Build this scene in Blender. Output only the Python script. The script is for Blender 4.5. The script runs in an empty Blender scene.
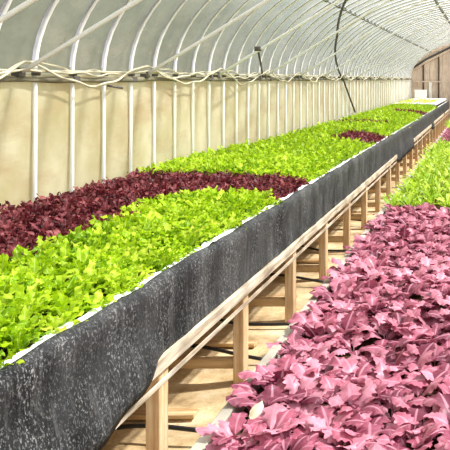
import bpy, math, random
import numpy as np

random.seed(7); rng = np.random.default_rng(7)
PI = math.pi
sc = bpy.context.scene
COL = sc.collection

# ------------------------------------------------------------------ dimensions (metres)
CAM_Z = 1.75                      # eye height
WALL_X = -2.90                    # hoop legs of the left wall
HIP = 1.80                        # height of the hip rail
ARC_C, ARC_A, ARC_B = 0.40, 3.30, 1.60    # roof ellipse: centre, half width, rise
END_Y = 27.5
EDGE = -1.40                      # aisle face of the high bench
RIM = 0.885                       # rim of the high bench
LOW_EDGE, LOW_RIM = -0.90, 0.625  # rim of the low bed
HOOP0, HOOPD = 4.51, 0.406        # first hoop in view, hoop spacing
POST0, POSTD = 3.02, 1.04

# ------------------------------------------------------------------ helpers
def mesh_from(name, V, F, smooth=False):
    me = bpy.data.meshes.new(name)
    me.from_pydata([tuple(map(float, v)) for v in V], [], [tuple(map(int, f)) for f in F])
    if smooth:
        me.polygons.foreach_set('use_smooth', [True] * len(me.polygons))
    me.update()
    return me

class MB:
    def __init__(self): self.V = []; self.F = []; self.n = 0
    def add(self, V, F):
        self.V.extend(V); self.F.extend([[i + self.n for i in f] for f in F]); self.n += len(V)
    def box(self, x0, x1, y0, y1, z0, z1, bev=0.0, jit=0.0):
        b = min(bev, (x1-x0)*.3, (y1-y0)*.3, (z1-z0)*.3)
        if b <= 0:
            V = [(x, y, z) for x in (x0, x1) for y in (y0, y1) for z in (z0, z1)]
            F = [(0,1,3,2),(4,6,7,5),(0,4,5,1),(2,3,7,6),(0,2,6,4),(1,5,7,3)]
            self.add(V, F); return
        # chamfered box: three vertices per corner
        V = []; idx = {}
        for i in (0, 1):
            for j in (0, 1):
                for k in (0, 1):
                    X = (x0, x1)[i]; Y = (y0, y1)[j]; Z = (z0, z1)[k]
                    sx = b if i == 0 else -b; sy = b if j == 0 else -b; sz = b if k == 0 else -b
                    for ax in range(3):
                        p = [X + sx, Y + sy, Z + sz]; p[ax] = (X, Y, Z)[ax]
                        idx[i, j, k, ax] = len(V); V.append(tuple(p))
        F = []
        for ax in range(3):
            o = [a for a in range(3) if a != ax]
            for s in (0, 1):
                q = []
                for (u, v) in ((0,0),(1,0),(1,1),(0,1)):
                    c = [0, 0, 0]; c[ax] = s; c[o[0]] = u; c[o[1]] = v
                    q.append(idx[c[0], c[1], c[2], ax])
                F.append(q)
        for ax in range(3):          # edges along ax
            o = [a for a in range(3) if a != ax]
            for u in (0, 1):
                for v in (0, 1):
                    c0 = [0,0,0]; c1 = [0,0,0]; c0[ax] = 0; c1[ax] = 1
                    for c in (c0, c1): c[o[0]] = u; c[o[1]] = v
                    F.append([idx[c0[0],c0[1],c0[2],o[0]], idx[c1[0],c1[1],c1[2],o[0]],
                              idx[c1[0],c1[1],c1[2],o[1]], idx[c0[0],c0[1],c0[2],o[1]]])
        for i in (0, 1):
            for j in (0, 1):
                for k in (0, 1):
                    F.append([idx[i,j,k,0], idx[i,j,k,1], idx[i,j,k,2]])
        self.add(V, F)
    def tube(self, P, r, n=8, cap=True):
        P = np.array(P, float); m = len(P)
        T = np.gradient(P, axis=0); T /= np.linalg.norm(T, axis=1)[:, None] + 1e-12
        ref = np.array([0, 0, 1.]) if abs(T[0][2]) < .9 else np.array([1., 0, 0])
        N = np.cross(T[0], ref); N /= np.linalg.norm(N)
        V = []
        rr = r if hasattr(r, '__len__') else [r] * m
        for i in range(m):
            N = N - T[i] * N.dot(T[i]); N /= np.linalg.norm(N)
            B = np.cross(T[i], N)
            for k in range(n):
                a = 2 * PI * k / n
                V.append(P[i] + rr[i] * (math.cos(a) * N + math.sin(a) * B))
        F = [(i*n+k, i*n+(k+1) % n, (i+1)*n+(k+1) % n, (i+1)*n+k) for i in range(m-1) for k in range(n)]
        if cap:
            F.append(list(range(n))[::-1]); F.append([(m-1)*n+k for k in range(n)])
        self.add([tuple(v) for v in V], F)
    def build(self, name, mat, parent=None, smooth=False, recalc=True):
        me = mesh_from(name, self.V, self.F, smooth)
        if recalc:
            import bmesh
            bm = bmesh.new(); bm.from_mesh(me); bmesh.ops.recalc_face_normals(bm, faces=bm.faces); bm.to_mesh(me); bm.free()
        return link(name, me, mat, parent)

def link(name, me, mat, parent=None):
    if mat is not None and len(me.materials) == 0: me.materials.append(mat)
    o = bpy.data.objects.new(name, me); COL.objects.link(o)
    if parent is not None: o.parent = parent
    return o
def tag(o, label, cat, group=None, kind=None):
    o['label'] = label; o['category'] = cat
    if group: o['group'] = group
    if kind: o['kind'] = kind
    return o
def struct(o, label=None, cat=None):
    o['kind'] = 'structure'
    if label: o['label'] = label
    if cat: o['category'] = cat
    return o
def empty(name, loc=(0, 0, 0)):
    o = bpy.data.objects.new(name, None); COL.objects.link(o); o.location = loc; o.empty_display_size = .1
    return o
ORD = ['first','second','third','fourth','fifth','sixth','seventh','eighth','ninth','tenth','eleventh','twelfth','thirteenth','fourteenth','fifteenth','sixteenth','seventeenth','eighteenth','nineteenth','twentieth']

def arc(h=None, t=None):
    """Point of the roof curve; t = angle from the left spring line."""
    return ARC_C - ARC_A * math.cos(t), HIP + ARC_B * math.sin(t)

# ------------------------------------------------------------------ materials
def srgb(r, g, b):
    f = lambda c: (c/255/12.92) if c/255 <= .04045 else ((c/255+.055)/1.055)**2.4
    return (f(r), f(g), f(b), 1)
class NT:
    def __init__(self, name):
        self.m = bpy.data.materials.new(name); self.m.use_nodes = True
        self.t = self.m.node_tree; self.t.nodes.clear()
        self.out = self.n('ShaderNodeOutputMaterial')
    def n(self, typ, **kw):
        nd = self.t.nodes.new(typ)
        for k, v in kw.items():
            if k.startswith('in_'): 
                key = k[3:]; key = int(key) if key.isdigit() else key.replace('_', ' ')
                nd.inputs[key].default_value = v
            else: setattr(nd, k, v)
        return nd
    def l(self, a, b): self.t.links.new(a, b)
    def noise(self, scale, detail=3, rough=.5, vec=None, sc=None):
        no = self.n('ShaderNodeTexNoise'); no.inputs['Scale'].default_value = scale
        no.inputs['Detail'].default_value = detail; no.inputs['Roughness'].default_value = rough
        src = vec or self.coord()
        if sc:
            mp = self.n('ShaderNodeMapping'); mp.inputs['Scale'].default_value = sc; self.l(src, mp.inputs['Vector']); src = mp.outputs[0]
        self.l(src, no.inputs['Vector'])
        return no.outputs['Fac']
    def coord(self):
        if not hasattr(self, '_g'): self._g = self.n('ShaderNodeNewGeometry').outputs['Position']
        return self._g
    def ramp(self, fac, stops):
        r = self.n('ShaderNodeValToRGB'); e = r.color_ramp.elements
        while len(e) < len(stops): e.new(.5)
        for el, (p, c) in zip(e, stops): el.position = p; el.color = c
        self.l(fac, r.inputs[0]); return r.outputs[0]
    def mixc(self, fac, a, b, mode='MIX'):
        m = self.n('ShaderNodeMix', data_type='RGBA', blend_type=mode)
        for s, v in ((m.inputs[0], fac), (m.inputs[6], a), (m.inputs[7], b)):
            if hasattr(v, 'is_output') or hasattr(v, 'links'): self.l(v, s)
            else: s.default_value = v
        return m.outputs[2]
    def set(self, sock, v):
        if hasattr(v, 'links'): self.l(v, sock)
        else: sock.default_value = v
    def pbsdf(self, col, rough=.6, spec=.4, bump=None, bstr=.3, bdist=.01, metal=0):
        p = self.n('ShaderNodeBsdfPrincipled')
        self.set(p.inputs['Base Color'], col); self.set(p.inputs['Roughness'], rough)
        p.inputs['Specular IOR Level'].default_value = spec; p.inputs['Metallic'].default_value = metal
        if bump is not None:
            b = self.n('ShaderNodeBump'); b.inputs['Strength'].default_value = bstr; b.inputs['Distance'].default_value = bdist
            self.l(bump, b.inputs['Height']); self.l(b.outputs[0], p.inputs['Normal'])
        return p.outputs[0]
    def finish(self, sh): self.l(sh, self.out.inputs['Surface']); return self.m
    def mix(self, f, a, b):
        m = self.n('ShaderNodeMixShader'); self.set(m.inputs[0], f); self.l(a, m.inputs[1]); self.l(b, m.inputs[2]); return m.outputs[0]

def film_material(name, c1, c2, transp, transl, scale, stain=None):
    t = NT(name)
    f = t.noise(scale, 4, .6)
    col = t.ramp(f, [(.3, c1), (.7, c2)])
    if stain:
        g = t.noise(2.2, 5, .65, sc=(1, .6, 1.6))
        col = t.mixc(t.ramp(g, [(.5, (0,0,0,1)), (.72, (1,1,1,1))]), col, stain)
    d = t.n('ShaderNodeBsdfDiffuse'); t.l(col, d.inputs[0])
    tr = t.n('ShaderNodeBsdfTranslucent'); t.l(col, tr.inputs[0])
    s = t.mix(transl, d.outputs[0], tr.outputs[0])
    gl = t.n('ShaderNodeBsdfGlossy'); gl.inputs['Roughness'].default_value = .35
    fr = t.n('ShaderNodeFresnel'); fr.inputs[0].default_value = 1.25
    s = t.mix(fr.outputs[0], s, gl.outputs[0])
    tp = t.n('ShaderNodeBsdfTransparent')
    tf = t.n('ShaderNodeMapRange'); t.l(t.noise(3.2, 5, .7, sc=(1, .7, 1.2)), tf.inputs[0])
    tf.inputs[1].default_value = .3; tf.inputs[2].default_value = .7; tf.inputs[3].default_value = transp*1.22; tf.inputs[4].default_value = transp*.78
    s = t.mix(tf.outputs[0], s, tp.outputs[0])
    return t.finish(s)

def wood_material(name, c1, c2, c3, axis, rough=.75):
    t = NT(name)
    scl = [14, 14, 14]; scl[axis] = .9
    oi = t.n('ShaderNodeObjectInfo')
    add = t.n('ShaderNodeVectorMath', operation='ADD'); t.l(t.coord(), add.inputs[0]); t.l(oi.outputs['Random'], add.inputs[1])
    f = t.noise(3.2, 6, .65, vec=add.outputs[0], sc=tuple(scl))
    col = t.ramp(f, [(.28, c1), (.5, c2), (.72, c3)])
    g = t.noise(5, 4, .6)
    col = t.mixc(t.ramp(g, [(.45, (0,0,0,1)), (.8, (.55,.55,.55,1))]), col, c1)
    return t.finish(t.pbsdf(col, rough, .25, f, .35, .004))

def leaf_material(name, deep, mid, light, stem, transl=.4, rough=.42, spec=.45, tint=None):
    t = NT(name)
    at = t.n('ShaderNodeAttribute'); at.attribute_name = 'leaf'     # r: leaf's own tone, g: distance from midrib, b: along the leaf
    sep = t.n('ShaderNodeSeparateColor'); t.l(at.outputs['Color'], sep.inputs[0])
    oi = t.n('ShaderNodeObjectInfo')
    m = t.n('ShaderNodeMath', operation='MULTIPLY_ADD'); m.inputs[1].default_value = .35; t.l(oi.outputs['Random'], m.inputs[0])
    m2 = t.n('ShaderNodeMath', operation='MULTIPLY'); m2.inputs[1].default_value = .65; t.l(sep.outputs[0], m2.inputs[0]); t.l(m2.outputs[0], m.inputs[2])
    f = t.noise(60, 3, .6)
    m3 = t.n('ShaderNodeMath', operation='MULTIPLY_ADD'); m3.inputs[1].default_value = .5; t.l(f, m3.inputs[0])
    m4 = t.n('ShaderNodeMath', operation='SUBTRACT'); t.l(m.outputs[0], m4.inputs[0]); m4.inputs[1].default_value = .25; t.l(m4.outputs[0], m3.inputs[2])
    col = t.ramp(m3.outputs[0], [(.15, deep), (.5, mid), (.9, light)])
    rib = t.ramp(sep.outputs[1], [(.06, (1,1,1,1)), (.16, (0,0,0,1))])
    base = t.ramp(sep.outputs[2], [(.12, (1,1,1,1)), (.35, (0,0,0,1))])
    mx = t.mixc(1.0, rib, base, 'LIGHTEN')
    sc_ = t.n('ShaderNodeMath', operation='MULTIPLY'); sc_.inputs[1].default_value = .7; t.l(mx, sc_.inputs[0])
    col = t.mixc(sc_.outputs[0], col, stem)
    p = t.pbsdf(col, rough, spec, f, .25, .004)
    tr = t.n('ShaderNodeBsdfTranslucent')
    t.l(col, tr.inputs[0])
    return t.finish(t.mix(transl, p, tr.outputs[0]))

def plain(name, c, rough=.5, spec=.4, vary=.15, scale=8, metal=0):
    t = NT(name)
    f = t.noise(scale, 4, .6)
    dk = tuple(x * (1 - vary) for x in c[:3]) + (1,)
    return t.finish(t.pbsdf(t.ramp(f, [(.35, dk), (.65, c)]), rough, spec, f, .1, .002, metal))

M = {}
M['roof'] = film_material('roof_film', (.11,.125,.105,1), (.25,.245,.22,1), .48, .5, 1.8, (.40,.35,.31,1))
M['wallfilm'] = film_material('side_film', srgb(184,174,134), srgb(212,206,180), .05, .5, 2.6, srgb(184,164,130))
M['pipe'] = plain('white_pipe', (.90,.90,.88,1), .35, .5, .05, 10)
M['stud'] = plain('dark_stud', srgb(104,84,70), .8, .2, .3, 10)
M['shade_band'] = plain('grey_shade_band', srgb(160,160,172), .5, .4, .1, 10)
M['galv'] = plain('grey_pipe', (.30,.30,.29,1), .5, .5, .25, 14, .0)
M['dark'] = plain('dark_steel', (.10,.09,.08,1), .6, .4, .3, 20)
M['hose'] = plain('cream_hose', srgb(206,196,170), .55, .4, .15, 14)
M['roll'] = plain('curtain_roll', srgb(132,126,104), .8, .2, .4, 6)
M['blackhose'] = plain('black_hose', (.02,.02,.02,1), .5, .4, .2, 10)
M['foam'] = plain('white_foam', (.86,.86,.83,1), .7, .3, .08, 20)
M['soil'] = plain('soil', srgb(84,66,44), .95, .1, .5, 30)
M['board'] = plain('grey_board', srgb(186,176,160), .75, .3, .2, 9)
M['woodz'] = wood_material('post_wood', srgb(188,140,92), srgb(224,188,144), srgb(242,222,194), 2)
M['woody'] = wood_material('rail_wood', srgb(128,108,88), srgb(200,182,158), srgb(230,218,202), 1)
M['woodx'] = wood_material('bar_wood', srgb(150,114,72), srgb(204,170,124), srgb(228,204,164), 0)
M['endwood'] = wood_material('end_wall_wood', srgb(186,160,142), srgb(228,206,188), srgb(240,226,212), 2)  # wood colour made paler to stand in for haze at the far end

def fabric_material():
    t = NT('black_woven_fabric')
    big = t.noise(3.4, 5, .65, sc=(1, 1.2, .6))
    base = t.ramp(big, [(.32, (.010,.010,.011,1)), (.52, (.030,.030,.031,1)), (.74, (.06,.059,.057,1))])
    weave = t.noise(140, 3, .75, sc=(1, .8, .55))
    fleck = t.ramp(weave, [(.53, (0,0,0,1)), (.66, (1,1,1,1))])
    patch = t.ramp(t.noise(6, 5, .75, sc=(1, 1.2, .8)), [(.36, (.10,.10,.10,1)), (.62, (1,1,1,1))])
    mk = t.mixc(1.0, fleck, patch, 'MULTIPLY')
    col = t.mixc(mk, base, (.29,.287,.285,1))
    streak = t.ramp(t.noise(16, 4, .7, sc=(1, 2.2, .16)), [(.52, (0,0,0,1)), (.80, (.40,.40,.40,1))])
    col = t.mixc(streak, col, (.22,.216,.21,1))
    return t.finish(t.pbsdf(col, .6, .14, weave, .5, .004))
M['fabric'] = fabric_material()

def sand_material():
    t = NT('sandy_ground')
    f = t.noise(4, 6, .65); g = t.noise(40, 4, .7)
    col = t.ramp(f, [(.3, srgb(158,130,92)), (.5, srgb(206,180,138)), (.72, srgb(234,216,182))])
    col = t.mixc(t.ramp(g, [(.55, (0,0,0,1)), (.75, (.6,.6,.6,1))]), col, srgb(140,108,66))
    return t.finish(t.pbsdf(col, .95, .1, g, .5, .01))
M['sand'] = sand_material()

M['mustard'] = leaf_material('red_mustard_leaf', srgb(118,46,68), srgb(180,96,118), srgb(214,142,160), srgb(216,152,170), .22, .44, .4)
M['darkred'] = leaf_material('dark_red_lettuce_leaf', srgb(70,20,26), srgb(116,46,52), srgb(166,90,90), srgb(160,84,90), .3, .5, .3)
M['lime'] = leaf_material('lime_lettuce_leaf', srgb(116,156,8), srgb(178,210,20), srgb(214,230,76), srgb(214,228,120), .42, .5, .25)
M['feather'] = leaf_material('feathery_green_leaf', srgb(122,164,10), srgb(176,208,34), srgb(220,234,100), srgb(226,236,140), .45, .4, .45)

M['paleleaf'] = leaf_material('withered_leaf', srgb(214,196,160), srgb(236,222,190), srgb(246,238,216), srgb(230,214,180), .2, .5, .3)

# ------------------------------------------------------------------ plants
def leaf_grid(L, W, nu, nv, lobes, lobe_amp, ruffle, rk, th0, droop, fold, stemfrac, rs, profile='broad'):
    u = np.linspace(0, 1, nu); v = np.linspace(-1, 1, nv)
    ph, ph2 = rs.uniform(0, 6.28, 2)
    th = th0 - droop * u ** 1.4
    ds = L / (nu - 1)
    cx = np.concatenate([[0], np.cumsum(np.cos((th[1:] + th[:-1]) / 2) * ds)])
    cz = np.concatenate([[0], np.cumsum(np.sin((th[1:] + th[:-1]) / 2) * ds)])
    s = np.clip((u - stemfrac) / (1 - stemfrac), 0, 1)
    if profile == 'broad': w = np.sin(PI * np.clip(s, 0, 1) ** .85) ** .62
    else: w = np.sin(PI * np.clip(s, 0, 1) ** 1.0) ** .8
    w = np.where(u >= 1, .10, w)
    bite = 1 - lobe_amp * (0.5 + 0.5 * np.cos(2 * PI * lobes * s + ph * .3)) * np.where(s > .05, 1, 0) * (1 - .3 * s)
    U, Vv = np.meshgrid(np.arange(nu), v, indexing='ij')
    hw = W * .5 * np.maximum(w, .05)
    Wd = hw[:, None] * (1 + (bite[:, None] - 1) * np.abs(Vv) ** 1.2)
    y = Wd * Vv
    off = fold * np.abs(Vv) * hw[:, None] + ruffle * W * (Vv ** 2) * np.sin(2 * PI * rk * u[:, None] + ph + (Vv > 0) * 2.1) * np.clip(s * 4, 0, 1)[:, None]
    off = off + .03 * W * np.sin(9 * u[:, None] + ph2 + 3 * Vv)
    # forward sweep of the lobes
    adv = .22 * np.abs(Vv) * hw[:, None]
    X = cx[:, None] + np.cos(th)[:, None] * adv - np.sin(th)[:, None] * off
    Z = cz[:, None] + np.sin(th)[:, None] * adv + np.cos(th)[:, None] * off
    V = np.stack([X, y, Z], -1).reshape(-1, 3)
    F = [(i*nv+j, (i+1)*nv+j, (i+1)*nv+j+1, i*nv+j+1) for i in range(nu-1) for j in range(nv-1)]
    tone = rs.uniform(0, 1)
    C = np.stack([np.full_like(y, tone), np.abs(Vv), np.repeat(u[:, None], nv, 1), np.ones_like(y)], -1).reshape(-1, 4)
    return V, np.array(F), C

def plant_arrays(kind, rs, lod=0):
    Vs, Fs, Cs = [], [], []; n = 0
    if kind == 'mustard':
        specs = []
        k = rs.integers(8, 10)
        for i in range(k):
            f = i / k
            specs.append(dict(L=rs.uniform(.125, .18) * (1 - .2 * f), W=rs.uniform(.074, .102) * (1 - .12 * f), nu=30, nv=9, lobes=rs.uniform(4.0, 5.2), lobe_amp=rs.uniform(.36, .50),
                ruffle=rs.uniform(.04, .09), rk=rs.uniform(1.5, 2.6), th0=1.0 + .42 * f + rs.uniform(-.3, .2), droop=rs.uniform(.9, 2.4) * (1 - .3 * f), fold=rs.uniform(-.30, .05), stemfrac=.30))
    elif kind == 'lime':
        k = 17 if lod == 0 else (9 if lod == 1 else 7)
        specs = []
        for i in range(k):
            f = i / k
            specs.append(dict(L=rs.uniform(.085, .125), W=rs.uniform(.029, .044), nu=(14, 8, 6)[lod], nv=(5, 5, 3)[lod], lobes=rs.uniform(3, 5), lobe_amp=rs.uniform(.35, .6),
                ruffle=rs.uniform(.16, .30), rk=rs.uniform(2.2, 3.6), th0=.65 + .75 * f + rs.uniform(-.15, .15), droop=rs.uniform(.5, 1.3), fold=rs.uniform(-.1, .3), stemfrac=.2))
    elif kind == 'darkred':
        k = 17 if lod == 0 else (9 if lod == 1 else 7)
        specs = []
        for i in range(k):
            f = i / k
            specs.append(dict(L=rs.uniform(.065, .10), W=rs.uniform(.025, .037), nu=(12, 8, 6)[lod], nv=(5, 5, 3)[lod], lobes=rs.uniform(2.4, 4), lobe_amp=rs.uniform(.3, .5),
                ruffle=rs.uniform(.14, .26), rk=rs.uniform(1.8, 3), th0=.6 + .75 * f + rs.uniform(-.15, .15), droop=rs.uniform(.6, 1.3), fold=rs.uniform(-.1, .3), stemfrac=.22))
    else:  # feathery mizuna
        k = 13 if lod == 0 else 9
        specs = []
        for i in range(k):
            f = i / k
            specs.append(dict(L=rs.uniform(.12, .19), W=rs.uniform(.034, .052), nu=(18, 9, 6)[lod], nv=(5, 3, 3)[lod], lobes=rs.uniform(5, 7), lobe_amp=rs.uniform(.6, .8),
                ruffle=rs.uniform(.12, .22), rk=rs.uniform(2, 3.4), th0=.75 + .65 * f + rs.uniform(-.15, .15), droop=rs.uniform(.5, 1.2), fold=rs.uniform(-.1, .3), stemfrac=.22))
    for i, s in enumerate(specs):
        V, F, C = leaf_grid(rs=rs, **s)
        a = i * 2.39996 + rs.uniform(-.3, .3)
        ca, sa = math.cos(a), math.sin(a)
        R = np.stack([V[:, 0] * ca - V[:, 1] * sa, V[:, 0] * sa + V[:, 1] * ca, V[:, 2]], -1)
        Vs.append(R); Fs.append(F + n); Cs.append(C); n += len(V)
    return np.concatenate(Vs), np.concatenate(Fs), np.concatenate(Cs)

def plant_mesh(name, V, F, C, mat):
    me = bpy.data.meshes.new(name)
    nv, nf = len(V), len(F)
    me.vertices.add(nv); me.vertices.foreach_set('co', V.astype(np.float32).ravel())
    me.loops.add(nf * 4); me.loops.foreach_set('vertex_index', F.astype(np.int32).ravel())
    me.polygons.add(nf); me.polygons.foreach_set('loop_start', np.arange(0, nf*4, 4, dtype=np.int32))
    me.polygons.foreach_set('use_smooth', np.ones(nf, dtype=bool))
    at = me.color_attributes.new('leaf', 'FLOAT_COLOR', 'POINT')
    at.data.foreach_set('color', C.astype(np.float32).ravel())
    me.update(calc_edges=True); me.validate()
    me.materials.append(mat)
    return me

def planting(x0, x1, y0, y1, sp, jit=.28, keep=None):
    pts = []; j = 0; y = y0
    while y < y1:
        x = x0 + (sp * .5 if j % 2 else 0)
        while x <= x1:
            px = x + rng.uniform(-jit, jit) * sp; py = y + rng.uniform(-jit, jit) * sp
            px = min(max(px, x0), x1)
            if keep is None or keep(px, py): pts.append((px, py))
            x += sp
        y += sp * .866; j += 1
    return pts

def in_view(x, y, z, m=14):
    if y < .3: return False
    px = 485 + 700 * x / y; py = 79 + 700 * (CAM_Z - z) / y
    return -m - 60 / y < px < 450 + m + 60 / y and py < 450 + m + 90 / y

def grow(name, kind, mat, pts, z, labeler, cat, nvar=6, smin=.85, smax=1.15, lod=0):
    protos = []
    for v in range(nvar):
        rs = np.random.default_rng(100 + v + hash_kind(kind))
        protos.append(plant_mesh(name, *plant_arrays(kind, rs, lod), mat))
    first = None
    for i, (x, y) in enumerate(pts):
        if first is None:
            o = bpy.data.objects.new(name, protos[0]); first = o
        else:
            o = first.copy()
        o.data = protos[int(rng.integers(nvar))]
        COL.objects.link(o)
        o.location = (x, y, z(x) if callable(z) else z); o.rotation_euler = (rng.uniform(-.1, .1), rng.uniform(-.1, .1), rng.uniform(0, 6.28))
        s = rng.uniform(smin, smax) * (.84 if cat == 'lettuce' and x > BX1 - .07 else 1); o.scale = (s, s, s * rng.uniform(.9, 1.1))
        lab, grp = labeler(x, y)
        tag(o, lab, cat, grp)
def hash_kind(k): return sum(ord(c) for c in k)

def grow_mass(name, kind, mat, pts, z, label, cat, lod=2, smin=.85, smax=1.15):
    var = [plant_arrays(kind, np.random.default_rng(500 + v), lod) for v in range(8)]
    Vs, Fs, Cs = [], [], []; n = 0
    for (x, y) in pts:
        V, F, C = var[int(rng.integers(8))]
        a = rng.uniform(0, 6.28); s = rng.uniform(smin, smax); ca, sa = math.cos(a) * s, math.sin(a) * s
        R = np.stack([V[:, 0]*ca - V[:, 1]*sa + x, V[:, 0]*sa + V[:, 1]*ca + y, V[:, 2]*s + (z(x) if callable(z) else z)], -1)
        C = C.copy(); C[:, 0] = np.clip(C[:, 0] * .7 + rng.uniform(0, .3), 0, 1)
        Vs.append(R); Fs.append(F + n); Cs.append(C); n += len(V)
    if not Vs: return None
    o = bpy.data.objects.new(name, plant_mesh(name, np.concatenate(Vs), np.concatenate(Fs), np.concatenate(Cs), mat)); COL.objects.link(o)
    return tag(o, label, cat, None, 'stuff')

# ------------------------------------------------------------------ the setting
def grid_surface(P, nu, nv):
    return P, [(i*nv+j, (i+1)*nv+j, (i+1)*nv+j+1, i*nv+j+1) for i in range(nu-1) for j in range(nv-1)]

nu, nv = 90, 60
P = []
for i in range(nu):
    for j in range(nv):
        x = -6 + 12 * j / (nv-1); y = -1.5 + 30 * i / (nu-1)
        P.append((x, y, -.012 + .010 * math.sin(3*x+1.7*y) * math.sin(2.3*y-1.1*x)))
V, F = grid_surface(P, nu, nv)
struct(link('floor', mesh_from('floor', V, F, True), M['sand']), 'pale sandy earth floor under the raised benches', 'floor')

def hoop_pucker(y):               # film drawn tight over each hoop, slack between
    ph = ((y - HOOP0) / HOOPD) % 1.0
    return .012 * math.sin(PI * ph)
ny, na = 290, 33
P = []
for i in range(ny):
    y = -1.0 + (END_Y + 1.0) * i / (ny-1)
    d = .02 - hoop_pucker(y)
    for j in range(na):
        t = PI * j / (na-1)
        P.append((ARC_C - (ARC_A + d) * math.cos(t), y, HIP + (ARC_B + d) * math.sin(t)))
V, F = grid_surface(P, ny, na)
struct(link('ceiling', mesh_from('ceiling', V, F, True), M['roof']), 'translucent plastic film stretched over the curved hoops', 'roof')

def side_film(name, x, sgn, label):
    P = []; nz = 14
    for i in range(ny):
        y = -1.0 + (END_Y + 1.0) * i / (ny-1)
        for j in range(nz):
            z = -.03 + (HIP + .01) * j / (nz-1)
            P.append((x + sgn * (.022 - hoop_pucker(y)) + .006 * math.sin(5*z + 1.3*y) , y, z))
    V, F = grid_surface(P, ny, nz)
    struct(link(name, mesh_from(name, V, F, True), M['wallfilm']), label, 'wall')
side_film('wall_left', WALL_X, -1, 'yellowed translucent film of the long side wall below the hip rail')
side_film('wall_right', ARC_C + ARC_A, 1, 'film side wall on the far side of the low bed')

# end gable of upright boards
bx = []
mb = MB(); n = 27
for k in range(n):
    x0 = WALL_X + (2*ARC_A) * k / n; x1 = WALL_X + (2*ARC_A) * (k+1) / n - .012
    xm = (x0 + x1) / 2
    top = HIP + ARC_B * math.sqrt(max(0, 1 - ((xm - ARC_C) / ARC_A) ** 2)) - .03
    mb.box(x0, x1, END_Y, END_Y + .03 + .012 * (k % 2), 0, top)
bk = [(WALL_X, 0)] + [(ARC_C-(ARC_A+.01)*math.cos(t), HIP+(ARC_B+.01)*math.sin(t)) for t in np.linspace(0, PI, 30)] + [(ARC_C+ARC_A, 0)]
nb = len(bk); mb.add([(x, y, z) for y in (END_Y+.045, END_Y+.06) for (x, z) in bk], [list(range(nb)), [nb+i for i in range(nb)][::-1]] + [(i, (i+1) % nb, nb+(i+1) % nb, nb+i) for i in range(nb)])
struct(mb.build('wall_back', M['endwood']), 'brown upright boards closing the far end', 'wall')
mb = MB()
hd = [(-2.80, .40), (-2.3, .73), (-1.37, 1.19), (-.5, 1.40), (.4, 1.47), (1.3, 1.40), (2.17, 1.19), (3.1, .73), (3.6, .40)]
mb.tube([(x, END_Y - .10, HIP + h) for (x, h) in hd], .04, 8)
struct(mb.build('trim_1', M['dark'], smooth=True), 'dark arched header across the far board wall', 'header')
mb = MB()
for x in (-2.42, -1.82, -1.2, -.5, .3, 1.1, 1.9, 2.7):
    top = HIP + ARC_B * math.sqrt(max(0, 1 - ((x - ARC_C) / ARC_A) ** 2)) - .15
    mb.box(x-.03, x+.03, END_Y-.06, END_Y-.003, 0, top, .008)
struct(mb.build('trim_2', M['stud']), 'upright studs of the far board wall', 'stud')
mb = MB(); mb.tube([(x, END_Y - .10, HIP + h - .10) for (x, h) in hd], .045, 8)
struct(mb.build('trim_9', M['endwood'], smooth=True), 'pale beam right under the dark arched header', 'beam')
mb = MB(); mb.box(WALL_X+.1, ARC_C+ARC_A-.1, END_Y-.10, END_Y-.063, 1.62, 1.67, .008)
struct(mb.build('trim_3', M['endwood']), 'pale cross batten of the far board wall', 'batten')

# hip rail and rolled curtain
mb = MB(); mb.tube([(WALL_X + .035, y, HIP + .002) for y in np.linspace(2.0, END_Y-.1, 40)], .008, 8)
struct(mb.build('trim_4', M['hose'], smooth=True), 'thin pale hip rail clamped along the hoops', 'rail')
mb = MB()
for i in range(-1, 56):
    y = HOOP0 + HOOPD * i
    mb.box(WALL_X - .012, WALL_X + .026, y-.024, y+.024, HIP-.028, HIP-.004, .005)
    if i % 2 or i > 8: mb.box(WALL_X + .018, WALL_X + .044, y-.045, y+.03, HIP-.075, HIP-.03, .005)
struct(mb.build('trim_8', M['dark']), 'dark clamps holding the hip rail to the hoops', 'clamp')
mb = MB()
mb.tube([(WALL_X + .018 + .004*math.sin(y*7), y, HIP - .052 + .006*math.sin(2.1*y)) for y in np.linspace(2.0, END_Y-.1, 160)],
        [.021 + .005*math.sin(9*y)*math.sin(2.3*y) for y in np.linspace(2.0, END_Y-.1, 160)], 10)
struct(mb.build('trim_5', M['roll'], smooth=True), 'dark rolled side curtain hanging under the hip rail', 'curtain')
for nm, (px, pz), lab in (('trim_6', (-2.13, 1.02), 'grey purlin with clips on the left slope of the roof'), ('trim_7', (-.94, 1.46), 'grey purlin with clips near the ridge')):
    mb = MB()
    k = math.hypot((px-ARC_C)/ARC_A, pz/ARC_B); px2 = ARC_C + (px-ARC_C)/k; pz2 = pz/k
    nx, nz = (ARC_C-px2)/ARC_A**2, -pz2/ARC_B**2; L = math.hypot(nx, nz); nx /= L; nz /= L
    mb.tube([(px2 + nx*.03, y, HIP + pz2 + nz*.03) for y in np.linspace(2.0, END_Y-.1, 30)], .012, 8)
    for i in range(-2, 57):
        y = HOOP0 + HOOPD * i
        mb.box(px2+nx*.028-.028, px2+nx*.028+.028, y-.03, y+.03, HIP+pz2+nz*.028-.02, HIP+pz2+nz*.028+.02, .006)
    struct(mb.build(nm, M['galv']), lab, 'purlin')

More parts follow.
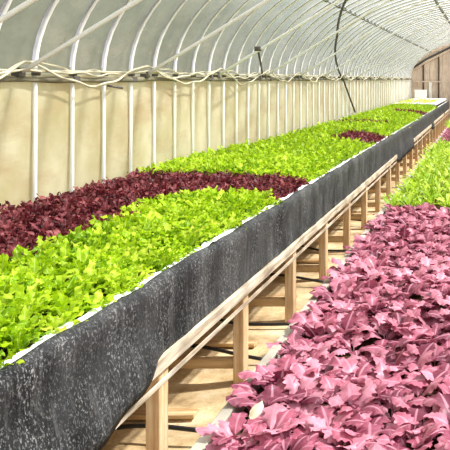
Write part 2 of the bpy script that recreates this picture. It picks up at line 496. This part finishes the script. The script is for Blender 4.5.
# hoops: leg, arch, leg in one bent pipe
R = .0135
pts = [(WALL_X, 0, z) for z in np.linspace(-.05, HIP, 6)][:-1]
pts += [(*[arc(t=t)[0], 0], arc(t=t)[1]) for t in np.linspace(0, PI, 49)]
pts += [(ARC_C + ARC_A, 0, z) for z in np.linspace(HIP, -.05, 6)][1:]
rad = [R if p[2] < HIP - .01 else .015 for p in pts]
mb = MB(); mb.tube(pts, rad, 8)
sm = MB(); sp = []  # grey band added beside the arch, standing for its shadow on the film
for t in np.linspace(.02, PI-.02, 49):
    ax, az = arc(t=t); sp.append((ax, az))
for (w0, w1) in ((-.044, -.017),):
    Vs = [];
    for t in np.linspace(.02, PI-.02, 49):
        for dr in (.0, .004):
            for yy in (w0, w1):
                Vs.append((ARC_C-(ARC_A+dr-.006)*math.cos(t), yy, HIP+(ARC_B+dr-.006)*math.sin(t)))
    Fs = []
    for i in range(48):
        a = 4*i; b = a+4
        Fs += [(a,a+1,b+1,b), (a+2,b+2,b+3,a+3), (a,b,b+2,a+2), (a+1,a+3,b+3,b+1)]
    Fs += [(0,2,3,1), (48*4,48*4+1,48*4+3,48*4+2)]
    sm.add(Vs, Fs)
shade_band_me = None
hoop = None
NH = int((END_Y - .15 - HOOP0) / HOOPD)
for i in range(-5, NH + 1):
    if hoop is None:
        o = hoop = mb.build('greenhouse_hoop', M['pipe'], smooth=True)
    else:
        o = hoop.copy(); COL.objects.link(o)
    o.location = (0, HOOP0 + HOOPD * i, 0)
    if shade_band_me is None:
        so_ = sm.build('hoop_shade_band', M['shade_band'], o, smooth=False); so_['label'] = 'grey band standing for the hoop shadow on the film'; shade_band_me = so_
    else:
        so_ = shade_band_me.copy(); COL.objects.link(so_); so_.parent = o
    if i < -1: tag(o, 'white bent pipe hoop nearer than any upright in the frame', 'hoop', 'white pipe hoops')
    elif i == -1: tag(o, 'white pipe hoop of which only a bend shows in the upper left corner', 'hoop', 'white pipe hoops')
    elif i < 16: tag(o, 'white bent pipe hoop, %s upright from the left along the side wall' % ORD[i], 'hoop', 'white pipe hoops')
    else: tag(o, 'white bent pipe hoop in the dense far stretch of the tunnel', 'hoop', 'white pipe hoops')

# roof struts, every fourth hoop
def strut(y, label, name='roof_strut'):
    mb = MB()
    x1 = -.45; x0 = WALL_X + .02
    z0 = HIP - .02; sl = .615
    P = [(x0 + (x1-x0)*t, y, z0 + sl*(x1-x0)*t) for t in np.linspace(0, 1, 8)]
    # stop under the film
    P = [p for p in P if ((p[0]-ARC_C)/ARC_A)**2 + ((p[2]-HIP)/(ARC_B-.03))**2 < 1 or p[0] < -2.5]
    mb.tube(P, .0145, 8)
    o = mb.build(name, M['pipe'], smooth=True)
    mc = MB(); mc.box(x0-.03, x0+.03, y-.03, y+.03, z0-.02, z0+.04, .006)
    mc.build('clamp', M['dark'], o)
    tag(o, label, 'strut', 'pale slanting roof struts')
SY = [3.53, 4.32, 5.93, 7.51, 9.14, 10.75, 12.4, 14.0, 15.6, 17.2, 18.8, 20.4]
for k, y in enumerate(SY):
    if k == 0: lab = 'pale slanting strut cutting across the extreme upper left corner'
    elif k < 8: lab = 'pale slanting roof strut, %s that starts at the hip rail from the left' % ORD[k-1]
    else: lab = 'pale slanting roof strut in the hazy far part of the roof'
    strut(y, lab)
mb = MB(); mb.tube([(-2.435, 7.51, HIP+.262), (-2.66, 8.3, HIP+.135), (-2.865, 9.02, HIP-.0)], .012, 6)
mb.box(-2.47, -2.40, 7.49, 7.53, HIP+.25, HIP+.30, .005)
tag(mb.build('strut_hanger', M['dark'], smooth=True), 'short dark tie rod joining a roof strut to the hip rail', 'rod')

# dark diagonal wind brace lying on the hoops
K = [(-.9, 7.4, 1.42), (-1.45, 8.6, 1.29), (-2.0, 9.9, 1.07), (-2.5, 11.8, .72), (-2.80, 13.4, .22), (-2.84, 14.0, 0), (-2.84, 15.3, -.72)]
P = []
for a, b in zip(K[:-1], K[1:]):
    for t in np.linspace(0, 1, 6)[:-1]:
        x = a[0]+(b[0]-a[0])*t; y = a[1]+(b[1]-a[1])*t; h = a[2]+(b[2]-a[2])*t
        if h > 0:
            k = math.hypot((x-ARC_C)/ARC_A, h/ARC_B); s = .985/k; x = ARC_C+(x-ARC_C)*s; h *= s
        P.append((x, y, HIP-.05+h))
P.append((-2.84, 15.3, HIP-.05-.72))
mb = MB(); mb.tube(P, .019, 8)
tag(mb.build('wind_brace', M['dark'], smooth=True), 'long dark diagonal brace running down the hoops to the side wall', 'brace')

# hoses slung along the hip rail
def sling(lo, hi, ph, x, r, amp2, label, yend):
    P = []
    knots = SY
    for y in np.arange(2.6, yend, .05):
        i = max(k for k in range(-1, len(knots)) if k == -1 or knots[k] <= y)
        a = knots[i] if i >= 0 else knots[0]-1.6; b = knots[i+1] if i+1 < len(knots) else knots[-1] + 1.6*(1+math.floor((y-knots[-1])/1.6))
        if i == len(knots)-1: a = b-1.6
        t = (y-a)/(b-a)
        sag = math.sin(PI*t)**1.3
        k = 1.0 if y < 8 else max(.35, 1-.08*(y-8))
        z = hi - (hi-lo)*sag*k - (1-k)*.08 + amp2*math.sin(3.7*y+ph) + .35*amp2*math.sin(9.1*y+2*ph)
        z += .010*math.sin(16*y+3*ph)*sag + .012*math.sin(5.9*y*(1+.1*ph))*sag
        P.append((x + .015*math.sin(2.9*y+ph), y, z))
    mb = MB(); mb.tube(P, r, 7)
    tag(mb.build('irrigation_hose', M['hose'], smooth=True), label, 'hose', 'hoses slung along the hip rail')
sling(1.71, 1.86, 0, -2.83, .008, .016, 'thickest cream hose sagging lowest in loops along the hip rail', 26.5)
sling(1.76, 1.84, 1.3, -2.85, .0075, .022, 'middle cream hose looped just above the lowest one', 26.5)
sling(1.79, 1.86, 2.5, -2.86, .006, .018, 'thinnest cream line slung highest along the hip rail', 20)
mb = MB(); mb.tube([(-2.86, 5.30, 1.70), (-2.83, 5.33, 1.692), (-2.79, 5.39, 1.68)], .009, 6)
tag(mb.build('peg', M['dark'], smooth=True), 'small dark peg poking from the side wall under the hose loops', 'peg')

# ------------------------------------------------------------------ the high bench on the left
bench = empty('raised_bench', (EDGE, POST0, 0))
tag(bench, 'long high planting bench skirted in black woven fabric on wooden posts', 'planting bench')
def off(mb):                       # to the bench's own origin
    mb.V = [(v[0]-EDGE, v[1]-POST0, v[2]) for v in mb.V]; return mb
Y0, Y1 = 1.2, END_Y - .35
# fabric skirt: a rounded top fold, then a creased face down behind the rail
ys = np.concatenate([np.arange(Y0, 8, .03), np.arange(8, Y1, .12)])
rows = [(-.048, RIM-.010), (-.03, RIM+.004), (-.008, RIM+.004), (.006, RIM-.012), (.009, RIM-.05), (.008, RIM-.10), (.006, RIM-.15), (.005, RIM-.20), (.006, RIM-.25), (.008, RIM-.285), (.009, RIM-.31), (.006, RIM-.335)]
ny_, nr = len(ys), len(rows)
P = []
for y in ys:
    near = max(0.0, min(1.0, (3.12 - y) / .7))
    for r, (dx, z) in enumerate(rows):
        f = r / (nr-1)
        wv = .004*math.sin(11*y+2*f+1.5*math.sin(2.3*y)) + .0025*math.sin(23*y+5*f+2*math.sin(3.1*y)) + .004*math.sin(5.3*y-4*f)
        hang = max(0, f-.55)/.45
        x = EDGE + dx + wv*(.3+f)*min(1, r/3) + (.052*math.sin(PI*.62*hang))*min(1, near*1.8)
        zz = z + .004*math.sin(6*y+.7) + .003*math.sin(17*y) - .085*near**1.3*hang**1.5 - .012*hang*math.sin(2.1*y)**2
        if 10.9 < y < 13.6 or 18.0 < y < 18.8:
            zz -= .10*hang**2; x += .035*hang
        P.append((x, y, zz))
V, F = grid_surface(P, ny_, nr)
mb = MB(); mb.add(V, F); off(mb)
o = mb.build('fabric_skirt', M['fabric'], bench, smooth=True, recalc=False)
md = o.modifiers.new('thick', 'SOLIDIFY'); md.thickness = .003; md.offset = -1
# white liner strip inside the rim
P = []
for y in ys:
    for r in range(5):
        P.append((EDGE-.045-.012*r + .004*math.sin(13*y+r), y, RIM-.010+.006*math.sin(19*y+1.5*r)+.004*math.sin(41*y)+ (.006 if r in (1,2) else 0)))
V, F = grid_surface(P, ny_, 5)
mb = MB(); mb.add(V, F); off(mb)
o = mb.build('liner_edge', M['foam'], bench, smooth=True, recalc=False); o['label'] = 'white liner edge'
mb = MB(); prof = [(WALL_X+.06, .66), (EDGE-.02, .66), (EDGE-.02, RIM-.052)] + [(x, RIM-.052 + .10*(1 - math.exp(-max(0, EDGE-.07-x)/.30))) for x in np.linspace(EDGE-.07, WALL_X+.06, 12)]
npf = len(prof); mb.add([(x, y, z) for y in (Y0, Y1) for (x, z) in prof], [list(range(npf)), [npf+i for i in range(npf)][::-1]] + [(i, (i+1) % npf, npf+(i+1) % npf, npf+i) for i in range(npf)]); off(mb)
mb.build('growing_medium', M['soil'], bench)
mb = MB(); mb.box(WALL_X+.06, EDGE-.02, Y0, Y1, .585, .655); off(mb)
mb.build('deck', M['woodx'], bench)
# rails: three lengths of board, fabric hanging over the joints
for (a, b, dz, tilt) in ((1.5, 10.9, 0, 0), (13.5, 17.9, .02, 0), (18.7, 23.4, .03, 0), (24.0, Y1, .03, 0)):
    mb = MB(); mb.box(EDGE+.013, EDGE+.036, a, b, .508+dz, .572+dz, .004); off(mb)
    mb.build('rail', M['woody'], bench)
mb = MB(); mb.box(EDGE+.0125, EDGE+.019, 1.5, Y1, .438, .464, .002); off(mb)
mb.build('lower_batten', M['woody'], bench)
NP = 24
for k in range(-1, NP):
    y = POST0 + POSTD*k
    if y > Y1: break
    lean = random.uniform(-.006, .006)
    mb = MB(); mb.box(EDGE-.05, EDGE+.012, y-.033, y+.05, -.02, .555, .004); off(mb)
    mb.build('post', M['woodz'], bench)
    mb = MB(); mb.box(WALL_X+.12, EDGE-.051, y-.028, y+.022, .06+.02*(k % 3), .115+.02*(k % 3), .004); off(mb)
    mb.build('cross_bar', M['woodx'], bench)
    mb = MB(); mb.box(WALL_X+.12, EDGE-.02, y-.03, y+.03, .50, .582, .004); off(mb)
    mb.build('bearer', M['woodx'], bench)

# loose boards and hoses on the ground below
for k, (y, a) in enumerate(((2.55, .35), (3.62, .05), (4.62, -.04), (5.55, .06), (6.7, .02), (7.75, -.05), (9.0, .03))):
    mb = MB(); mb.box(-.5, .5, -.04, .04, 0, .022, .003)
    o = mb.build('loose_board', M['woodx']); o.location = (-2.0, y, .0); o.rotation_euler = (0, 0, a)
    tag(o, 'thin board lying on the sand under the bench, %s from the front' % ORD[k], 'board', 'boards lying under the bench')
def ground_hose(y, ph, label):
    P = [(x, y + .10*math.sin(2.4*(x+2)+ph) + .04*math.sin(6*x+ph), .02 + .05*max(0, math.sin(3*(x+2)+ph))) for x in np.linspace(-2.6, -1.35, 26)]
    mb = MB(); mb.tube(P, .011, 7)
    tag(mb.build('drip_hose', M['blackhose'], smooth=True), label, 'hose', 'black hoses under the bench')
for k, (y, ph) in enumerate(((3.30, .2), (4.30, 1.2), (5.0, 2.6), (5.9, 1.0), (7.1, 2.2), (8.3, .6))):
    ground_hose(y, ph, 'black hose curving over the sand under the bench, %s from the front' % ORD[k])

# ------------------------------------------------------------------ the low bed on the right
low = empty('low_bed', (LOW_EDGE, 2.5, 0))
tag(low, 'low planting bed with grey edge boards along the aisle', 'planting bed')
LX1 = .72
def off2(mb): mb.V = [(v[0]-LOW_EDGE, v[1]-2.5, v[2]) for v in mb.V]; return mb
mb = MB(); mb.box(LOW_EDGE, LOW_EDGE+.042, 1.0, Y1, -.02, LOW_RIM, .005); off2(mb); mb.build('edge_board', M['board'], low)
mb = MB(); mb.box(LX1-.042, LX1, 1.0, Y1, -.02, LOW_RIM, .005); off2(mb); mb.build('edge_board', M['board'], low)
mb = MB(); mb.box(LOW_EDGE+.043, LX1-.043, 1.0, 1.04, -.02, LOW_RIM, .005); off2(mb); mb.build('end_board', M['board'], low)
mb = MB(); mb.box(LOW_EDGE+.043, LX1-.043, 1.041, Y1, .02, LOW_RIM-.05); off2(mb); mb.build('soil', M['soil'], low)

# ------------------------------------------------------------------ plants
LZ, HZ = LOW_RIM-.052, RIM-.052
def lab_mustard(x, y):
    if x < -.72: return 'pinkish red lobed mustard plant leaning over the grey edge board', 'mustard plants along the edge board'
    if y > 5.6: return 'pinkish red mustard plant next to the feathery green plants', 'mustard plants beside the feathery greens'
    if y < 2.5: return 'large-leaved pinkish red mustard plant at the very front', 'mustard plants at the front'
    return 'pinkish red lobed mustard plant in the middle of the low bed', 'mustard plants in the middle of the low bed'
pts = planting(-.80, .60, 1.55, 6.1, .135, keep=lambda x, y: in_view(x, y, LZ+.1))
grow('mustard_plant', 'mustard', M['mustard'], pts, LZ, lab_mustard, 'mustard plant', 8)
n_m = len(pts)
pts = planting(-.82, .60, 6.25, 12.0, .15, keep=lambda x, y: in_view(x, y, LZ+.1, 4))
def lab_feather(x, y):
    if y < 6.9: return 'feathery yellow-green plant bordering the pink mustard', 'feathery greens bordering the mustard'
    return 'feathery yellow-green plant further back in the low bed', 'feathery greens further back'
grow('mizuna_plant', 'feather', M['feather'], pts, LZ, lab_feather, 'leafy green', 6, lod=1)
n_f = len(pts)
pts = planting(-.84, .60, 12.1, 16, .16, keep=lambda x, y: in_view(x, y, LZ+.1, 4))
grow_mass('mustard_rows', 'darkred', M['mustard'], pts, LZ, 'purple leafy rows beyond the feathery greens in the low bed', 'purple leaves', 2, 1.2, 1.5)
pts = planting(-.84, .60, 16.1, 26.5, .2, keep=lambda x, y: in_view(x, y, LZ+.1, 4))
grow_mass('mizuna_rows', 'feather', M['feather'], pts, LZ, 'pale green rows at the far end of the low bed', 'leafy greens', 2, 1., 1.3)

BX0, BX1 = WALL_X + .12, EDGE - .07
def HZ_at(x): return HZ + .10*(1 - math.exp(-max(0, BX1 - x)/.30))
def zone(x, y):
    w = .06*math.sin(5*x) + .05*math.sin(7*y)
    if y < 4.75 + .12*math.sin(4.5*(x+1.9)) + .20*max(0, x+2.0)/.6:
        return 'red' if x < -2.06 + w*.6 else 'lime'
    if y < 5.72 + w*.5 + .35*max(0, x+2.0)/.6: return 'red'
    if 9.2 < y < 10.7 + w and x > -2.15 + w: return 'red'
    if 12.5 < y < 13.2 and x < -1.75 + w: return 'red'
    if 16.6 < y < 17.8 and x > -2.3: return 'red'
    return 'lime'
allp = planting(BX0, BX1, 1.4, 8.2, .105, keep=lambda x, y: in_view(x, y, HZ+.1))
limes = sorted([p for p in allp if zone(*p) == 'lime'], key=lambda p: p[1])
reds = sorted([p for p in allp if zone(*p) == 'red'], key=lambda p: p[1])
def lab_lime(x, y):
    if y < 5.3:
        if x > BX1 - .12: return 'lime green frilly lettuce beside the white liner edge', 'lime lettuces along the liner edge'
        if x < -1.9: return 'lime green frilly lettuce in the front patch bordering dark red lettuce', 'lime lettuces bordering the dark red'
        return 'lime green frilly lettuce in the middle of the front patch', 'lime lettuces in the front patch'
    return 'lime green frilly lettuce behind the dark red band', 'lime lettuces behind the dark red band'
def lab_red(x, y):
    if y > 4.8 and x > -2.0: return 'dark red lettuce in the narrow band reaching the bench edge', 'dark red lettuces toward the bench edge'
    if x < -2.65: return 'dark red lettuce growing against the side wall', 'dark red lettuces against the wall'
    return 'dark red lettuce in the broad part of the dark band', 'dark red lettuces in the broad band'
ycut = limes[min(299, len(limes)-1)][1] + 1e-6
print('COUNTS mustard', n_m, 'mizuna', n_f, 'lime', len(limes), 'red', len(reds), 'ycut', ycut)
# plants outside the photograph's frame on the same beds
rest = [p for p in planting(BX0, BX1, 1.4, 8.2, .115) if not in_view(p[0], p[1], HZ+.1, 22)]
grow_mass('lettuce_margin', 'lime', M['lime'], [p for p in rest if zone(*p) == 'lime'], HZ_at, 'lime green lettuce at the near end of the high bench outside the frame', 'lettuce', 1, 1.0, 1.25)
grow_mass('red_lettuce_margin', 'darkred', M['darkred'], [p for p in rest if zone(*p) == 'red'], HZ_at, 'dark red lettuce at the near end of the high bench outside the frame', 'lettuce', 1, 1.0, 1.25)
grow_mass('mustard_margin', 'mustard', M['mustard'], [p for p in planting(-.80, .60, 1.2, 6.1, .15) if not in_view(p[0], p[1], LZ+.1, 20)], LZ, 'pink mustard on the side of the low bed outside the frame', 'mustard', 0)
grow_mass('mizuna_margin', 'feather', M['feather'], [p for p in planting(-.82, .60, 6.3, 12.0, .18) if not in_view(p[0], p[1], LZ+.1, 10)], LZ, 'feathery greens on the side of the low bed outside the frame', 'leafy greens', 2, 1.1, 1.3)
grow('lime_lettuce', 'lime', M['lime'], limes[:300], HZ_at, lab_lime, 'lettuce', 8, 1.0, 1.3)
grow('red_lettuce', 'darkred', M['darkred'], reds[:300], HZ_at, lab_red, 'lettuce', 8, 1.0, 1.3)
far = limes[300:] + [p for p in planting(BX0+.09, BX1, 8.25, Y1-6.0, .125) if zone(*p) == 'lime']
grow_mass('lettuce_patch', 'lime', M['lime'], far, HZ_at, 'lime green lettuce carpet running to the far end of the high bench', 'lettuce', 2, 1.0, 1.25)
farred = [p for p in planting(BX0+.09, BX1, 8.25, Y1-6.0, .11) if zone(*p) == 'red']
grow_mass('red_lettuce_patch', 'darkred', M['darkred'], farred + reds[300:], HZ_at, 'small dark red lettuce patches within the far green carpet', 'lettuce', 2, 1.0, 1.2)

# one bleached leaf lying on the mustard
V, F, C = leaf_grid(.062, .046, 14, 7, 3, .12, .03, 1.2, .25, .7, -.25, .05, np.random.default_rng(3))
o = bpy.data.objects.new('fallen_leaf', plant_mesh('fallen_leaf', V, F, C, M['paleleaf'])); COL.objects.link(o)
o.location = (-.675, 2.12, .775); o.rotation_euler = (.1, .5, -1.9)
tag(o, 'small cream-white withered leaf lying on the pink mustard by the edge board', 'leaf')

# ------------------------------------------------------------------ things at the far end
# each tray is lifted out singly
for k in range(8):
    m1 = MB(); m1.box(-.66, .66, -.34, .34, 0, .065, .012)
    for i in range(6):
        for j in range(3): m1.box(-.55+.19*i, -.40+.19*i, -.29+.2*j, -.13+.2*j, .066, .072)
    o = m1.build('seed_tray', M['foam']); o.location = ((WALL_X+EDGE)/2, Y1-5.55+.72*k, HZ+.105)
    tag(o, ('pale foam seed tray at the far end of the high bench, %s from the lettuce') % ORD[k], 'tray', 'foam trays at the far end')
def crate(x, y, z, w, d, h, label):
    m1 = MB(); t = .02
    m1.box(x-w/2, x+w/2, y-d/2, y+d/2, z, z+t, .004)
    m1.box(x-w/2, x-w/2+t, y-d/2, y+d/2, z+t, z+h, .004); m1.box(x+w/2-t, x+w/2, y-d/2, y+d/2, z+t, z+h, .004)
    m1.box(x-w/2+t, x+w/2-t, y-d/2, y-d/2+t, z+t, z+h, .004); m1.box(x-w/2+t, x+w/2-t, y+d/2-t, y+d/2, z+t, z+h, .004)
    o = m1.build('foam_box', M['foam']); 
    lid = MB(); lid.box(x-w/2-.01, x+w/2+.01, y-d/2-.01, y+d/2+.01, z+h+.001, z+h+.03, .006); lid.build('lid', M['foam'], o)
    tag(o, label, 'box')
crate(-2.45, Y1-.55, HZ+.172, .42, .34, .30, 'white foam box on the trays by the far corner of the tunnel')
sp_ = planting(WALL_X+.25, EDGE-.2, Y1-5.8, Y1-2.4, .20)
grow_mass('seedlings', 'lime', M['lime'], sp_, HZ+.17, 'sparse pale green seedlings in the foam trays at the far end', 'seedlings', 2, .5, .75)
mb = MB(); mb.box(-2.19, -2.08, END_Y-.16, END_Y-.105, 0, 1.62, .008)
tag(mb.build('standing_board', M['foam']), 'white upright board leaning on the far board wall', 'board')

# ------------------------------------------------------------------ light
w = bpy.data.worlds.new('hazy_sky'); sc.world = w; w.use_nodes = True
nt = w.node_tree; nt.nodes.clear()
out = nt.nodes.new('ShaderNodeOutputWorld'); bg = nt.nodes.new('ShaderNodeBackground')
tc = nt.nodes.new('ShaderNodeTexCoord'); sep = nt.nodes.new('ShaderNodeSeparateXYZ'); nt.links.new(tc.outputs['Generated'], sep.inputs[0])
rz = nt.nodes.new('ShaderNodeValToRGB'); e = rz.color_ramp.elements
e[0].position = 0.0; e[0].color = (.36, .35, .30, 1); e[1].position = 1.0; e[1].color = (.95, .98, 1.0, 1)
a = e.new(.5); a.color = (.46, .46, .41, 1); a = e.new(.60); a.color = (.66, .68, .64, 1); a = e.new(.80); a.color = (.92, .95, .95, 1)
mm = nt.nodes.new('ShaderNodeMath'); mm.operation = 'MULTIPLY_ADD'; mm.inputs[1].default_value = .5; mm.inputs[2].default_value = .5
nt.links.new(sep.outputs['Z'], mm.inputs[0]); nt.links.new(mm.outputs[0], rz.inputs[0])
# hazier and brighter towards the sun's side of the sky
dt = nt.nodes.new('ShaderNodeVectorMath'); dt.operation = 'DOT_PRODUCT'; dt.inputs[1].default_value = (1.0, .12, .0)
nt.links.new(tc.outputs['Generated'], dt.inputs[0])
hd_ = nt.nodes.new('ShaderNodeMath'); hd_.operation = 'MULTIPLY_ADD'; hd_.inputs[1].default_value = .5; hd_.inputs[2].default_value = .5
nt.links.new(dt.outputs['Value'], hd_.inputs[0])
ry = nt.nodes.new('ShaderNodeValToRGB'); q = ry.color_ramp.elements
q[0].position = .20; q[0].color = (.40, .395, .30, 1); q[1].position = .66; q[1].color = (1.3, 1.36, 1.46, 1)
a = q.new(.36); a.color = (.34, .355, .30, 1); a = q.new(.45); a.color = (.62, .66, .67, 1)
nt.links.new(hd_.outputs[0], ry.inputs[0])
vm = nt.nodes.new('ShaderNodeMix'); vm.data_type = 'RGBA'; vm.blend_type = 'MULTIPLY'; vm.inputs[0].default_value = 1
nt.links.new(rz.outputs[0], vm.inputs[6]); nt.links.new(ry.outputs[0], vm.inputs[7])
nt.links.new(vm.outputs[2], bg.inputs[0]); bg.inputs[1].default_value = 2.7
nt.links.new(bg.outputs[0], out.inputs[0])

sd = bpy.data.lights.new('sun', 'SUN'); sd.energy = 13.0; sd.angle = math.radians(3); sd.color = (1.0, .98, .94)
so = bpy.data.objects.new('sun', sd); COL.objects.link(so)
from mathutils import Vector
so.rotation_euler = Vector((.60, .14, .80)).to_track_quat('Z', 'Y').to_euler(); so.location = (6, 5, 9)

# ------------------------------------------------------------------ camera
cd = bpy.data.cameras.new('camera'); cam = bpy.data.objects.new('camera', cd); COL.objects.link(cam)
cam.location = (0, 0, CAM_Z); cam.rotation_euler = (PI/2, 0, 0)
cd.sensor_width = 36; cd.sensor_fit = 'HORIZONTAL'; cd.lens = 36 * 700 / 450
cd.shift_x = -(485-225)/450; cd.shift_y = -(225-79)/450
cd.clip_end = 200
sc.camera = cam

sc.view_settings.view_transform = 'Standard'; sc.view_settings.look = 'None'
sc.view_settings.gamma = 1; sc.view_settings.use_curve_mapping = False
sc.view_settings.exposure = 0.05
sc.cycles.max_bounces = 10; sc.cycles.transparent_max_bounces = 16
sc.cycles.sample_clamp_indirect = 8
